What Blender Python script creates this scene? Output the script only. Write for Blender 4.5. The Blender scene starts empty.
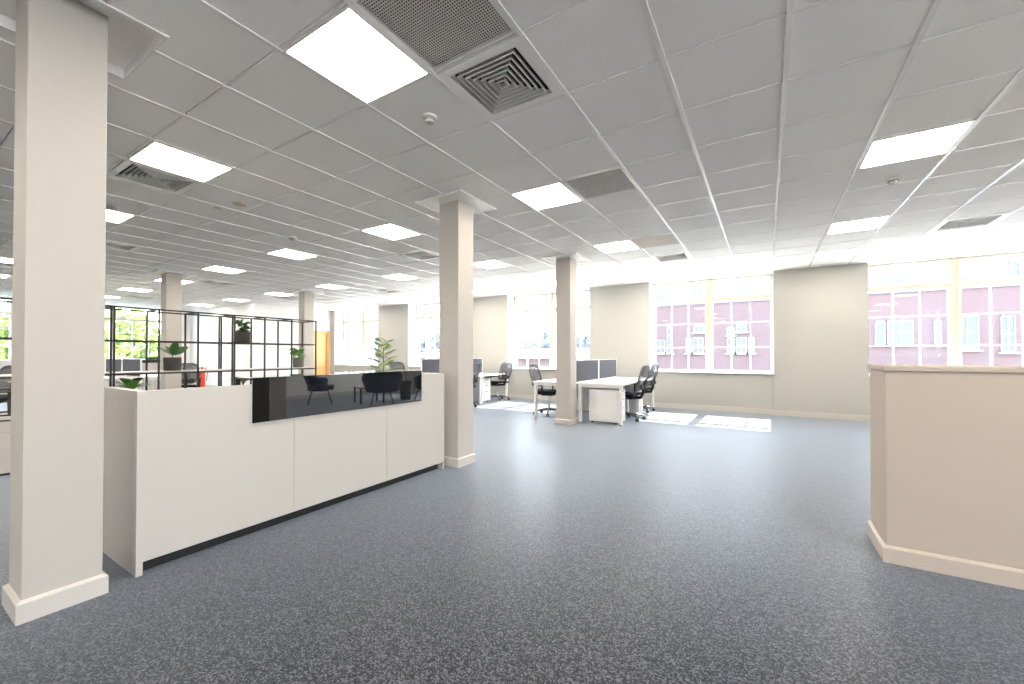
import bpy, math, random
from mathutils import Vector, Matrix
random.seed(7)
PI = math.pi
sc = bpy.context.scene
COL = sc.collection

# ------------------------------------------------------------------ helpers
class MB:
    """collects faces and links them as one mesh object"""
    def __init__(self): self.v = []; self.f = []
    def add(self, vs, fs):
        n = len(self.v); self.v += [tuple(p) for p in vs]; self.f += [tuple(i + n for i in f) for f in fs]; return self
    def box(self, x0, x1, y0, y1, z0, z1):
        return self.add([(x0,y0,z0),(x1,y0,z0),(x1,y1,z0),(x0,y1,z0),(x0,y0,z1),(x1,y0,z1),(x1,y1,z1),(x0,y1,z1)],
                        [(0,3,2,1),(4,5,6,7),(0,1,5,4),(1,2,6,5),(2,3,7,6),(3,0,4,7)])
    def cbox(self, c, s, rot=None):
        vs = [Vector((sx*s[0]/2, sy*s[1]/2, sz*s[2]/2)) for sz in (-1,1) for sx,sy in ((-1,-1),(1,-1),(1,1),(-1,1))]
        if rot: vs = [rot @ p for p in vs]
        return self.add([p + Vector(c) for p in vs], [(0,3,2,1),(4,5,6,7),(0,1,5,4),(1,2,6,5),(2,3,7,6),(3,0,4,7)])
    def tube(self, pts, r, n=8, closed=False, cap=True):
        pts = [Vector(p) for p in pts]; m = len(pts)
        rs = r if isinstance(r, (list, tuple)) else [r]*m
        T = []
        for i in range(m):
            a = pts[(i-1) % m] if (closed or i > 0) else pts[i]
            b = pts[(i+1) % m] if (closed or i < m-1) else pts[i]
            T.append((b-a).normalized())
        u = T[0].orthogonal().normalized(); vs = []
        for i in range(m):
            u = (u - T[i]*u.dot(T[i])).normalized(); w = T[i].cross(u)
            for k in range(n):
                t = 2*PI*k/n + PI/n
                vs.append(pts[i] + (u*math.cos(t) + w*math.sin(t))*rs[i])
        fs = []
        for i in range(m if closed else m-1):
            j = (i+1) % m
            for k in range(n):
                l = (k+1) % n
                fs.append((i*n+k, i*n+l, j*n+l, j*n+k))
        if cap and not closed:
            fs.append(tuple(range(n-1, -1, -1))); fs.append(tuple((m-1)*n+k for k in range(n)))
        return self.add(vs, fs)
    def lathe(self, prof, n=24, c=(0,0,0)):
        vs = []; fs = []
        for r, z in prof:
            for k in range(n):
                t = 2*PI*k/n; vs.append((c[0]+r*math.cos(t), c[1]+r*math.sin(t), c[2]+z))
        for i in range(len(prof)-1):
            for k in range(n):
                l = (k+1) % n; fs.append((i*n+k, i*n+l, (i+1)*n+l, (i+1)*n+k))
        fs.append(tuple(range(n-1,-1,-1))); fs.append(tuple((len(prof)-1)*n+k for k in range(n)))
        return self.add(vs, fs)
    def grid(self, fn, nu, nv, th=0.0):
        """surface fn(u,v)->Vector, u,v in 0..1, given a thickness"""
        P = [[Vector(fn(i/nu, j/nv)) for j in range(nv+1)] for i in range(nu+1)]
        N = [[None]*(nv+1) for _ in range(nu+1)]
        for i in range(nu+1):
            for j in range(nv+1):
                a = P[min(i+1,nu)][j]-P[max(i-1,0)][j]; b = P[i][min(j+1,nv)]-P[i][max(j-1,0)]
                N[i][j] = a.cross(b).normalized()
        W = nv+1; M = (nu+1)*W
        vs = [P[i][j]+N[i][j]*th/2 for i in range(nu+1) for j in range(W)]
        fs = [(i*W+j,(i+1)*W+j,(i+1)*W+j+1,i*W+j+1) for i in range(nu) for j in range(nv)]
        if th:
            vs += [P[i][j]-N[i][j]*th/2 for i in range(nu+1) for j in range(W)]
            fs += [tuple(M+q for q in reversed(f)) for f in list(fs)]
            ring = [(i,0) for i in range(nu)]+[(nu,j) for j in range(nv)]+[(i,nv) for i in range(nu,0,-1)]+[(0,j) for j in range(nv,0,-1)]
            for a,b in zip(ring, ring[1:]+ring[:1]):
                p=a[0]*W+a[1]; q=b[0]*W+b[1]; fs.append((q,p,p+M,q+M))
        return self.add(vs, fs)
    def build(self, name, mat, parent=None, bevel=0, smooth=False, seg=2, loc=None, rz=0, sub=0):
        me = bpy.data.meshes.new(name); me.from_pydata(self.v, [], self.f); me.update()
        if mat: me.materials.append(mat)
        o = bpy.data.objects.new(name, me); COL.objects.link(o)
        if parent: o.parent = parent
        if loc: o.location = loc
        o.rotation_euler.z = rz
        if smooth:
            me.shade_smooth(); me.set_sharp_from_angle(angle=math.radians(40))
        if bevel:
            b = o.modifiers.new('bevel', 'BEVEL'); b.width = bevel; b.segments = seg; b.limit_method = 'ANGLE'
        if sub:
            s = o.modifiers.new('sub', 'SUBSURF'); s.levels = sub; s.render_levels = sub
        return o

def tag(o, label=None, cat=None, group=None, kind=None):
    if label: o['label'] = label
    if cat: o['category'] = cat
    if group: o['group'] = group
    if kind: o['kind'] = kind
    return o
def empty(name, loc=(0,0,0), rz=0, **k):
    o = bpy.data.objects.new(name, None); COL.objects.link(o); o.empty_display_size = .1
    o.location = loc; o.rotation_euler.z = rz; tag(o, **k); return o
def struct(o): o['kind'] = 'structure'; return o
KIDS = {}
def copy_tree(o, parent=None):
    c = o.copy(); COL.objects.link(c)
    if parent: c.parent = parent; c.matrix_parent_inverse = o.matrix_parent_inverse
    for ch in [x for x in bpy.data.objects if x.parent == o]: copy_tree(ch, c)
    return c
def dup(o, loc, rz, label):
    c = copy_tree(o); c.location = loc; c.rotation_euler.z = rz; c['label'] = label; return c

# ------------------------------------------------------------------ materials
def srgb(r, g, b):
    f = lambda c: (c/255/12.92) if c/255 <= .04045 else ((c/255+.055)/1.055)**2.4
    return (f(r), f(g), f(b), 1)
def new(name):
    m = bpy.data.materials.new(name); m.use_nodes = True
    nt = m.node_tree; return m, nt, nt.nodes['Principled BSDF']
def mat(name, col, rough=.5, metal=0, spec=.5, noise=0, nscale=20, bump=0, bscale=200, sheen=0, coat=0):
    m, nt, p = new(name)
    p.inputs['Roughness'].default_value = rough; p.inputs['Metallic'].default_value = metal
    p.inputs['Specular IOR Level'].default_value = spec
    if sheen: p.inputs['Sheen Weight'].default_value = sheen
    if coat: p.inputs['Coat Weight'].default_value = coat
    tc = nt.nodes.new('ShaderNodeTexCoord')
    n = nt.nodes.new('ShaderNodeTexNoise'); n.inputs['Scale'].default_value = nscale; n.inputs['Detail'].default_value = 4
    nt.links.new(tc.outputs['Object'], n.inputs['Vector'])
    r = nt.nodes.new('ShaderNodeMixRGB'); k = noise or .015
    r.inputs[1].default_value = (col[0]*(1-k), col[1]*(1-k), col[2]*(1-k), 1)
    r.inputs[2].default_value = (min(1,col[0]*(1+k)), min(1,col[1]*(1+k)), min(1,col[2]*(1+k)), 1)
    nt.links.new(n.outputs['Fac'], r.inputs[0]); nt.links.new(r.outputs[0], p.inputs['Base Color'])
    if bump:
        b = nt.nodes.new('ShaderNodeBump'); b.inputs['Strength'].default_value = bump; b.inputs['Distance'].default_value = .002
        n2 = nt.nodes.new('ShaderNodeTexNoise'); n2.inputs['Scale'].default_value = bscale
        nt.links.new(tc.outputs['Object'], n2.inputs['Vector']); nt.links.new(n2.outputs['Fac'], b.inputs['Height'])
        nt.links.new(b.outputs[0], p.inputs['Normal'])
    return m
def emis(name, col, st):
    m, nt, p = new(name)
    p.inputs['Base Color'].default_value = (.8,.8,.8,1)
    p.inputs['Emission Color'].default_value = col; p.inputs['Emission Strength'].default_value = st
    return m

M = {}
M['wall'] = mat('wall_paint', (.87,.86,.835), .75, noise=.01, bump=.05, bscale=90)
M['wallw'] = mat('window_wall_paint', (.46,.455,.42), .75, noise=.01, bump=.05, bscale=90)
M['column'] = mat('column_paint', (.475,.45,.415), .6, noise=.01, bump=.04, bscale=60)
M['trim'] = mat('trim_gloss_paint', (.56,.54,.505), .35, noise=.01)
M['tile'] = mat('mineral_fibre_tile', (.93,.925,.915), .9, noise=.03, nscale=260, bump=.25, bscale=420)
M['grid'] = mat('grid_enamel', (.93,.925,.91), .25, spec=.8)
M['void'] = mat('ceiling_void', (.03,.03,.03), .9)
M['cream'] = mat('cream_window_paint', (.66,.62,.50), .45)
M['winwhite'] = mat('white_window_paint', (.72,.72,.69), .4)
M['white'] = mat('white_laminate', (.52,.498,.465), .35, noise=.008)
M['desk'] = mat('desk_white', (.85,.85,.84), .35)
M['black'] = mat('black_plastic', (.012,.012,.014), .45, bump=.1)
M['blacksteel'] = mat('black_powder_coat', (.016,.014,.013), .5)
M['blackmat'] = mat('matt_black_panel', (.008,.008,.008), .8, spec=.1)
M['gloss'] = mat('black_glass', (.010,.012,.016), .02, spec=1.0)
M['gloss'].node_tree.nodes['Principled BSDF'].inputs['IOR'].default_value = 1.65
M['kick'] = mat('dark_kickboard_and_gap', (.01,.011,.012), .5)
M['screen'] = mat('grey_fabric', (.075,.08,.10), .9, noise=.08, nscale=300, bump=.3, bscale=600)
M['navy'] = mat('dark_upholstery', (.008,.010,.022), .85, noise=.1, nscale=200, bump=.3, bscale=500, sheen=.2)
M['seat'] = mat('black_seat_fabric', (.012,.014,.022), .9, noise=.1, nscale=200, bump=.3, bscale=500)
M['greyplastic'] = mat('grey_plastic', (.10,.10,.11), .5)
M['chrome'] = mat('polished_aluminium', (.75,.75,.76), .2, metal=1)
M['castor'] = mat('castor_rubber', (.02,.02,.02), .5)
M['potgrey'] = mat('charcoal_pot', (.035,.034,.032), .75, noise=.15, nscale=40, bump=.2, bscale=80)
M['potlight'] = mat('taupe_pot', (.12,.11,.10), .75, noise=.1, nscale=40)
M['soil'] = mat('soil', (.03,.02,.015), .95, noise=.4, nscale=80, bump=.6, bscale=90)
M['leaf'] = mat('dark_leaf', (.035,.10,.025), .4, noise=.35, nscale=18)
M['leafb'] = mat('bright_leaf', (.12,.28,.05), .45, noise=.3, nscale=18)
M['palm'] = mat('palm_leaf', (.34,.44,.18), .5, noise=.3, nscale=12)
M['stem'] = mat('plant_stem', (.12,.16,.05), .6, noise=.2)
M['bark'] = mat('bark', (.12,.08,.05), .9, noise=.3, nscale=30, bump=.8, bscale=40)
M['red'] = mat('red_paint', (.72,.06,.025), .3)
M['tilestain'] = mat('beige_stain', (.52,.46,.36), .6)
M['blade'] = mat('grille_enamel', (.72,.71,.68), .45)
M['roof'] = mat('slate_roof', (.022,.025,.031), .7, noise=.15, nscale=6)
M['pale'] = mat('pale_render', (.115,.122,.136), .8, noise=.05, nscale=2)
M['concrete'] = mat('street_paving', (.36,.36,.35), .9, noise=.15, nscale=1.5)
M['farglass'] = mat('far_window_glass', (.05,.062,.085), .45)
M['farwhite'] = mat('far_white_frame', (.20,.21,.22), .6)

def wood():
    m, nt, p = new('honey_wood'); tc = nt.nodes.new('ShaderNodeTexCoord'); mp = nt.nodes.new('ShaderNodeMapping')
    mp.inputs['Scale'].default_value = (14,14,1); n = nt.nodes.new('ShaderNodeTexNoise'); n.inputs['Scale'].default_value = 4; n.inputs['Detail'].default_value = 6
    cr = nt.nodes.new('ShaderNodeValToRGB'); cr.color_ramp.elements[0].color = (.62,.32,.10,1); cr.color_ramp.elements[1].color = (.85,.54,.22,1)
    nt.links.new(tc.outputs['Object'], mp.inputs[0]); nt.links.new(mp.outputs[0], n.inputs['Vector']); nt.links.new(n.outputs['Fac'], cr.inputs[0]); nt.links.new(cr.outputs[0], p.inputs['Base Color'])
    p.inputs['Roughness'].default_value = .35; return m
M['wood'] = wood()

def carpet():
    m, nt, p = new('loop_pile_carpet'); tc = nt.nodes.new('ShaderNodeTexCoord')
    N = nt.nodes.new; K = nt.links.new
    v = N('ShaderNodeTexVoronoi'); v.inputs['Scale'].default_value = 165
    n1 = N('ShaderNodeTexNoise'); n1.inputs['Scale'].default_value = 210; n1.inputs['Detail'].default_value = 2
    n2 = N('ShaderNodeTexNoise'); n2.inputs['Scale'].default_value = 45; n2.inputs['Detail'].default_value = 3
    for n in (n1, n2, v): K(tc.outputs['Object'], n.inputs['Vector'])
    sp = N('ShaderNodeSeparateColor'); K(v.outputs['Color'], sp.inputs[0])
    a = N('ShaderNodeMath'); a.operation = 'MULTIPLY_ADD'; a.inputs[1].default_value = .55; K(sp.outputs[0], a.inputs[0])
    b = N('ShaderNodeMath'); b.operation = 'MULTIPLY_ADD'; b.inputs[1].default_value = .20; b.inputs[2].default_value = 0
    K(n2.outputs['Fac'], b.inputs[0]); K(b.outputs[0], a.inputs[2])
    c = N('ShaderNodeMath'); c.operation = 'MULTIPLY_ADD'; c.inputs[1].default_value = .40; K(n1.outputs['Fac'], c.inputs[0]); K(a.outputs[0], c.inputs[2])
    cr = N('ShaderNodeValToRGB'); e = cr.color_ramp.elements
    e[0].position = .38; e[0].color = (.001,.0012,.002,1); e[1].position = .84; e[1].color = (.125,.132,.15,1)
    k = cr.color_ramp.elements.new(.56); k.color = (.009,.012,.020,1)
    K(c.outputs[0], cr.inputs[0]); K(cr.outputs[0], p.inputs['Base Color'])
    bp = N('ShaderNodeBump'); bp.inputs['Strength'].default_value = .15; bp.inputs['Distance'].default_value = .003
    K(n1.outputs['Fac'], bp.inputs['Height']); K(bp.outputs[0], p.inputs['Normal'])
    p.inputs['Roughness'].default_value = .36; p.inputs['Specular IOR Level'].default_value = .10
    p.inputs['Sheen Weight'].default_value = 1.0; p.inputs['Sheen Roughness'].default_value = .36; p.inputs['Sheen Tint'].default_value = (.80,.89,1,1)
    return m
M['carpet'] = carpet()

def glass():
    m, nt, p = new('window_glass'); nt.nodes.remove(p); out = nt.nodes['Material Output']
    t = nt.nodes.new('ShaderNodeBsdfTransparent'); t.inputs[0].default_value = (.97,.985,1,1)
    g = nt.nodes.new('ShaderNodeBsdfGlossy'); g.inputs['Roughness'].default_value = .01
    f = nt.nodes.new('ShaderNodeFresnel'); f.inputs[0].default_value = 1.45
    mx = nt.nodes.new('ShaderNodeMixShader')
    nt.links.new(f.outputs[0], mx.inputs[0]); nt.links.new(t.outputs[0], mx.inputs[1]); nt.links.new(g.outputs[0], mx.inputs[2]); nt.links.new(mx.outputs[0], out.inputs[0])
    return m
M['glass'] = glass()
def netting():
    m, nt, p = new('chair_netting'); out = nt.nodes['Material Output']
    p.inputs['Base Color'].default_value = (.16,.165,.18,1); p.inputs['Roughness'].default_value = .8
    t = nt.nodes.new('ShaderNodeBsdfTransparent'); mx = nt.nodes.new('ShaderNodeMixShader'); mx.inputs[0].default_value = .62
    nt.links.new(t.outputs[0], mx.inputs[1]); nt.links.new(p.outputs[0], mx.inputs[2]); nt.links.new(mx.outputs[0], out.inputs[0])
    return m
M['net'] = netting()
def brick():
    m, nt, p = new('red_brick'); tc = nt.nodes.new('ShaderNodeTexCoord'); mp = nt.nodes.new('ShaderNodeMapping')
    mp.inputs['Rotation'].default_value = (PI/2, 0, 0)
    b = nt.nodes.new('ShaderNodeTexBrick'); b.inputs['Scale'].default_value = 3
    b.inputs['Color1'].default_value = (.070,.034,.031,1); b.inputs['Color2'].default_value = (.096,.050,.046,1); b.inputs['Mortar'].default_value = (.085,.072,.074,1)
    nt.links.new(tc.outputs['Object'], mp.inputs[0]); nt.links.new(mp.outputs[0], b.inputs['Vector'])
    n = nt.nodes.new('ShaderNodeTexNoise'); n.inputs['Scale'].default_value = .5; n.inputs['Detail'].default_value = 5; nt.links.new(tc.outputs['Object'], n.inputs['Vector'])
    mx = nt.nodes.new('ShaderNodeMixRGB'); mx.inputs[2].default_value = (.080,.060,.066,1)
    nt.links.new(n.outputs['Fac'], mx.inputs[0]); nt.links.new(b.outputs[0], mx.inputs[1]); nt.links.new(mx.outputs[0], p.inputs['Base Color'])
    p.inputs['Roughness'].default_value = .85; return m
M['brick'] = brick()
def foliage(name, a, b, tr=.3):
    m, nt, p = new(name); out = nt.nodes['Material Output']; tc = nt.nodes.new('ShaderNodeTexCoord')
    n = nt.nodes.new('ShaderNodeTexNoise'); n.inputs['Scale'].default_value = 1.2; n.inputs['Detail'].default_value = 5
    cr = nt.nodes.new('ShaderNodeValToRGB'); cr.color_ramp.elements[0].color = a; cr.color_ramp.elements[1].color = b
    cr.color_ramp.elements[0].position = .35; cr.color_ramp.elements[1].position = .65
    nt.links.new(tc.outputs['Object'], n.inputs['Vector']); nt.links.new(n.outputs['Fac'], cr.inputs[0]); nt.links.new(cr.outputs[0], p.inputs['Base Color'])
    p.inputs['Roughness'].default_value = .7
    t = nt.nodes.new('ShaderNodeBsdfTranslucent'); nt.links.new(cr.outputs[0], t.inputs[0]); mx = nt.nodes.new('ShaderNodeMixShader'); mx.inputs[0].default_value = tr
    nt.links.new(p.outputs[0], mx.inputs[1]); nt.links.new(t.outputs[0], mx.inputs[2]); nt.links.new(mx.outputs[0], out.inputs[0])
    return m
M['treegreen'] = foliage('sunny_tree_leaves', (.07,.13,.03,1), (.24,.28,.075,1), .4)
M['treehaze'] = foliage('haze_tinted_leaves', (.20,.225,.25,1), (.27,.295,.32,1), .1)  # blue-grey of the distant haze is painted into the leaf colour

PANEL = 15.0
M['panel'] = emis('lit_panel', (1.0,.88,.745,1), PANEL)

# ------------------------------------------------------------------ dimensions (metres, camera stands over the origin)
HC = 2.909          # ceiling height
YW = 9.80           # inner face of the window wall piers
XL = -19.0          # far left wall
XR = 4.95           # right wall
YB = -4.6           # wall behind the camera
XP, YP = -14.3, 7.0 # corner of the enclosed room in the far left corner
GX, GY, T = -.494, 2.445, .6   # ceiling grid phase and pitch

# ------------------------------------------------------------------ room shell
f = MB().add([(XL,YB,0),(XR,YB,0),(XR,YW+.5,0),(XP-.0,YW+.5,0),(XP,YP+.01,0),(XL,YP+.01,0)], [(0,1,2,3,4,5)])
f.add([(XL,YB,-.12),(XR,YB,-.12),(XR,YW+.5,-.12),(XP-.0,YW+.5,-.12),(XP,YP+.01,-.12),(XL,YP+.01,-.12)], [(5,4,3,2,1,0)])
struct(f.build('floor', M['carpet']))

WIN = [-14.03, -10.12, -6.215, -2.315, 1.585]    # left edges of the window openings in the window wall
WW = 2.44
SILL = .815
w = MB()
edges = [XP-.3] + [e for x in WIN for e in (x, x+WW)] + [XR+.3]
for i in range(0, len(edges), 2): w.box(edges[i], edges[i+1], YW, YW+.55, 0, 3.3)
for x in WIN:
    w.box(x-.01, x+WW+.01, YW+.06, YW+.55, 0, SILL)
    w.box(x-.01, x+WW+.01, YW+.30, YW+.55, HC, 3.3)
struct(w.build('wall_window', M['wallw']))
b = MB()
for i in range(0, len(edges), 2): b.box(edges[i]-.016, edges[i+1]+.016, YW-.016, YW, 0, .10); b.box(edges[i]-.012, edges[i+1]+.012, YW-.012, YW, .10, .108)
for x in WIN: b.box(x+.016, x+WW-.016, YW+.044, YW+.06, 0, .10); b.box(x+.016, x+WW-.016, YW+.048, YW+.06, .10, .108)
struct(b.build('baseboard_window', M['trim']))

LWIN = [(-.45, 2.62), (3.35, 6.35)]    # openings in the far left wall
LS = 1.02
w = MB(); ed = [YB] + [e for a in LWIN for e in a] + [YP+.3]
for i in range(0, len(ed), 2): w.box(XL-.5, XL, ed[i], ed[i+1], 0, 3.3)
for a, c in LWIN: w.box(XL-.5, XL, a, c, 0, LS); w.box(XL-.5, XL, a, c, HC, 3.3)
struct(w.build('wall_left', M['wall']))
struct(MB().box(XL, XL+.016, YB, YP, 0, .10).build('baseboard_left', M['trim']))
struct(MB().box(XL-.1, XP, YP, YP+.15, 0, 3.3).build('wall_room', M['wall']))
DY0, DY1 = 8.93, 9.70
w = MB(); w.box(XP-.15, XP, YP+.15, DY0, 0, 3.3); w.box(XP-.15, XP, DY1, YW+.1, 0, 3.3); w.box(XP-.15, XP, DY0, DY1, 2.06, 3.3)
struct(w.build('wall_door', M['wall']))
struct(MB().box(XL, XP, YP-.016, YP, 0, .10).build('baseboard_room', M['trim']))
struct(MB().box(XP, XP+.016, YP, DY0-.06, 0, .10).build('baseboard_door', M['trim']))
RWIN = [-3.95, -1.1]     # unseen windows added in the right wall to light columns and desk
w = MB(); ed = [YB] + [e for a in RWIN for e in (a, a+2.44)] + [YW]
for i in range(0, len(ed), 2): w.box(XR, XR+.5, ed[i], ed[i+1], 0, 3.3)
for a in RWIN: w.box(XR, XR+.5, a, a+2.44, 0, .815); w.box(XR, XR+.5, a, a+2.44, HC, 3.3)
struct(w.build('wall_right', M['wall']))
struct(MB().box(XR-.016, XR, YB, YW, 0, .10).build('baseboard_right', M['trim']))
struct(MB().box(XL, XR+.2, YB-.2, YB, 0, 3.3).build('wall_rear', M['wall']))
struct(MB().box(XL, XR, YB, YB+.016, 0, .10).build('baseboard_rear', M['trim']))

# the honey wood door in the far left corner
d = empty('door_1', (XP, (DY0+DY1)/2, 0)); struct(d); tag(d, 'honey coloured wooden door in the far corner beyond the black grid', 'door')
hw = (DY1-DY0)/2
MB().box(-.10,-.055,-hw+.03,hw-.03,.008,2.03).build('door_leaf', M['wood'], d, bevel=.002)
MB().box(-.15,.012,-hw,-hw+.03,0,2.06).box(-.15,.012,hw-.03,hw,0,2.06).box(-.15,.012,-hw,hw,2.03,2.06).box(-.0,.02,-hw-.05,-hw+.01,0,2.10).box(-.0,.02,hw-.01,hw+.05,0,2.10).box(0,.02,-hw-.05,hw+.05,2.05,2.11).build('door_frame', M['wood'], d)
h = MB().tube([(-.055,.30,1.0),(-.01,.30,1.0),(-.0,.28,1.0),(-.0,.17,1.0)], .01)
h.build('door_handle', M['chrome'], d, smooth=True)

# windows
def window(n, x0, x1, glassY, bottom, top, label, axis='x', parent_loc=None):
    """built along local x, glass in plane local y = 0, room towards -y"""
    W = x1 - x0
    o = empty('window_%d' % n); struct(o); tag(o, label, 'window')
    fr = MB()
    t = .055
    fr.box(0, t, -.05, .05, bottom, top); fr.box(W-t, W, -.05, .05, bottom, top)
    fr.box(t, W-t, -.05, .05, top-.05, top); fr.box(t, W-t, -.05, .05, bottom, bottom+.05)
    fr.build('window_frame', M['winwhite'], o, bevel=.004)
    mu = MB(); c = W/2
    mu.box(c-.075, c-.02, -.06, .05, bottom, top-.002); mu.box(c+.02, c+.075, -.06, .05, bottom, top-.002)
    mu.box(c-.02, c+.02, -.045, .05, bottom, top-.002).build('mullion', M['cream'], o, bevel=.004)
    zt = 2.45 if top > 2 else 2.45
    tr = MB()
    for a, bb in ((t, c-.075), (c+.075, W-t)): tr.box(a, bb, -.055, .05, zt-.045, zt+.045)
    tr.build('transom', M['cream'], o, bevel=.004)
    gb = MB()
    for a, bb in ((t, c-.075), (c+.075, W-t)):
        for k in (1, 2):
            xx = a + (bb-a)*k/3
            gb.box(xx-.013, xx+.013, -.018, .018, zt+.045, top-.05)
            gb.box(xx-.013, xx+.013, -.018, .018, bottom+.05, zt-.045)
        for zz in (bottom+(zt-bottom)*.345, bottom+(zt-bottom)*.675):
            gb.box(a, bb, -.015, .015, zz-.013, zz+.013)
    gb.build('glazing_bars', M['winwhite'], o)
    gl = MB()
    for a, bb in ((t, c-.02), (c+.02, W-t)):
        gl.add([(a,.0,bottom+.05),(bb,.0,bottom+.05),(bb,.0,top-.05),(a,.0,top-.05)], [(0,1,2,3)])
    gl.build('window_pane', M['glass'], o)
    return o
GYW = YW + .42
wl = ['tall white framed window nearest the far left corner beside the wooden door', 'tall window left of the reception desk column, partly hidden behind it',
      'tall window partly hidden by the column beside the white desks', 'wide window facing the brick building, behind the two desk chairs',
      'wide window at the right edge, above the beige half wall']
for n, x in enumerate(WIN):
    o = window(n+1, x, x+WW, GYW, SILL, HC, wl[n]); o.location = (x, GYW, 0)
    s = MB().box(-.0, WW, -.43, -.05, -.012, .016).box(-.03, WW+.03, -.385, -.36, -.012, .016) if False else MB().box(0, WW, -.40, -.05, SILL-.004, SILL+.022)
    s.build('window_sill', M['winwhite'], o, bevel=.004)
for n, (a, c) in enumerate(LWIN):
    o = window(n+6, a, c, 0, LS, HC, ['window in the far left wall glimpsed left of the nearest column', 'window in the far left wall with bright trees outside, behind the black grid'][n])
    o.location = (XL-.35, a, 0); o.rotation_euler.z = PI/2
    MB().box(0, c-a, -.36, -.05, LS-.004, LS+.022).build('window_sill', M['winwhite'], o, bevel=.004)

for n, a in enumerate(RWIN):
    o = window(n+8, 0, WW, 0, .815, HC, 'added unseen window in the right wall %s the camera' % ('behind', 'beside')[n])
    o.location = (XR+.35, a+2.44, 0); o.rotation_euler.z = -PI/2
    MB().box(0, WW, -.36, -.05, .811, .837).build('window_sill', M['winwhite'], o, bevel=.004)

# ------------------------------------------------------------------ ceiling
LIGHTS = [(i, j) for j in (-2, 2, 6, 10) for i in (-3,-7,-11,-15,-19,-23,-27) if not (j == 10 and i < -19)]
LIGHTR = [(2,3),(2,7),(2,10),(6,3),(6,7),(6,10),(2,-1),(2,-5),(6,-1),(6,-5),(-3,-6),(-7,-6),(-11,-6),(-15,-6),(-3,-10),(-7,-10),(2,-9)]  # right-hand panels, plus unseen ones added to light the front faces
DIFF = [(-2,-1),(-8,-2),(-14,-1),(4,8),(-8,4),(-18,3),(-14,8),(-26,3),(-20,7),(-2,8)]
PERF = [(-2,-2),(-2,2)]
SOLID = [(-2,6)]
fix = set(LIGHTS+LIGHTR+DIFF+PERF)
COLS = [(-3.017,.56),(-2.965,3.605),(-3.0,6.665),(-10.57,3.56),(-10.57,6.52),(-10.57,.56)]
def cx(i): return GX + (i+.5)*T
def cy(j): return GY + (j+.5)*T
HOLE = (-3.34, -2.695, .24, .885)      # recess in the ceiling round the nearest column
def cut(mb, x0, x1, y0, y1, z0, z1):
    a, b2, c, d2 = HOLE
    if x1 <= a or x0 >= b2 or y1 <= c or y0 >= d2: return mb.box(x0, x1, y0, y1, z0, z1)
    if x0 < a: mb.box(x0, a, y0, y1, z0, z1)
    if x1 > b2: mb.box(b2, x1, y0, y1, z0, z1)
    xa, xb = max(x0, a), min(x1, b2)
    if y0 < c: mb.box(xa, xb, y0, c, z0, z1)
    if y1 > d2: mb.box(xa, xb, d2, y1, z0, z1)
    return mb
ce = MB(); bars = MB(); runs = MB()
i0 = int(math.floor((XL-GX)/T)); i1 = int(math.ceil((XR-GX)/T)); j0 = int(math.floor((YB-GY)/T)); j1 = int(math.ceil((YW-GY)/T))
for i in range(i0, i1+1):
    for j in range(j0, j1+1):
        if (i, j) in fix: continue
        if cx(i) < XP-.3 and cy(j) > YP+.3: continue
        x0 = max(GX+i*T+.013, XL-.02); x1 = min(GX+(i+1)*T-.013, XR+.02)
        y0 = GY+j*T+.006; y1 = GY+(j+1)*T-.012
        inw = any(a-.05 < cx(i) < a+WW+.05 for a in WIN)
        ymax = YW+.31 if inw else YW+.02
        if y0 > ymax: continue
        y1 = min(y1, ymax); y0 = max(y0, YB-.02)
        if x1-x0 < .02: continue
        cut(ce, x0, x1, y0, y1, HC, HC+.016)
for x in WIN: ce.box(x, x+WW, YW+.30, YW+.315, HC+.0, HC+.03)
ceil = struct(ce.build('ceiling', M['tile']))
for i in range(i0, i1+2):
    x = GX+i*T
    if XL < x < XR:
        cut(runs, x-.014, x+.014, YB, (YW+.3) if any(a < x < a+WW for a in WIN) else (YP if x < XP-.0 else YW), HC-.006, HC+.03)
runs.build('grid_runners', M['grid'], ceil)
for j in range(j0, j1+2):
    y = GY+j*T
    if YB < y < YW: cut(bars, XL if y < YP else XP, XR, y-.005, y+.0065, HC-.003, HC+.028)
bars.build('grid_cross_tees', M['grid'], ceil)
struct(MB().box(XL-.4, XR+.2, YB-.2, YW+.6, HC+.09, HC+.15).build('trim_1', M['void']))   # dark soffit above the tiles
# edge angle where the ceiling meets the walls
tr = MB(); tr.box(XR-.02, XR, YB, YW, HC-.012, HC+.01); tr.box(XL, XL+.02, YB, YP, HC-.012, HC+.01); tr.box(XL, XP, YP-.02, YP, HC-.012, HC+.01); tr.box(XP, XP+.02, YP, YW, HC-.012, HC+.01)
for i in range(0, len(edges), 2): tr.box(max(edges[i], XP), min(edges[i+1], XR), YW-.02, YW, HC-.012, HC+.01)
struct(tr.build('trim_2', M['grid']))

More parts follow.
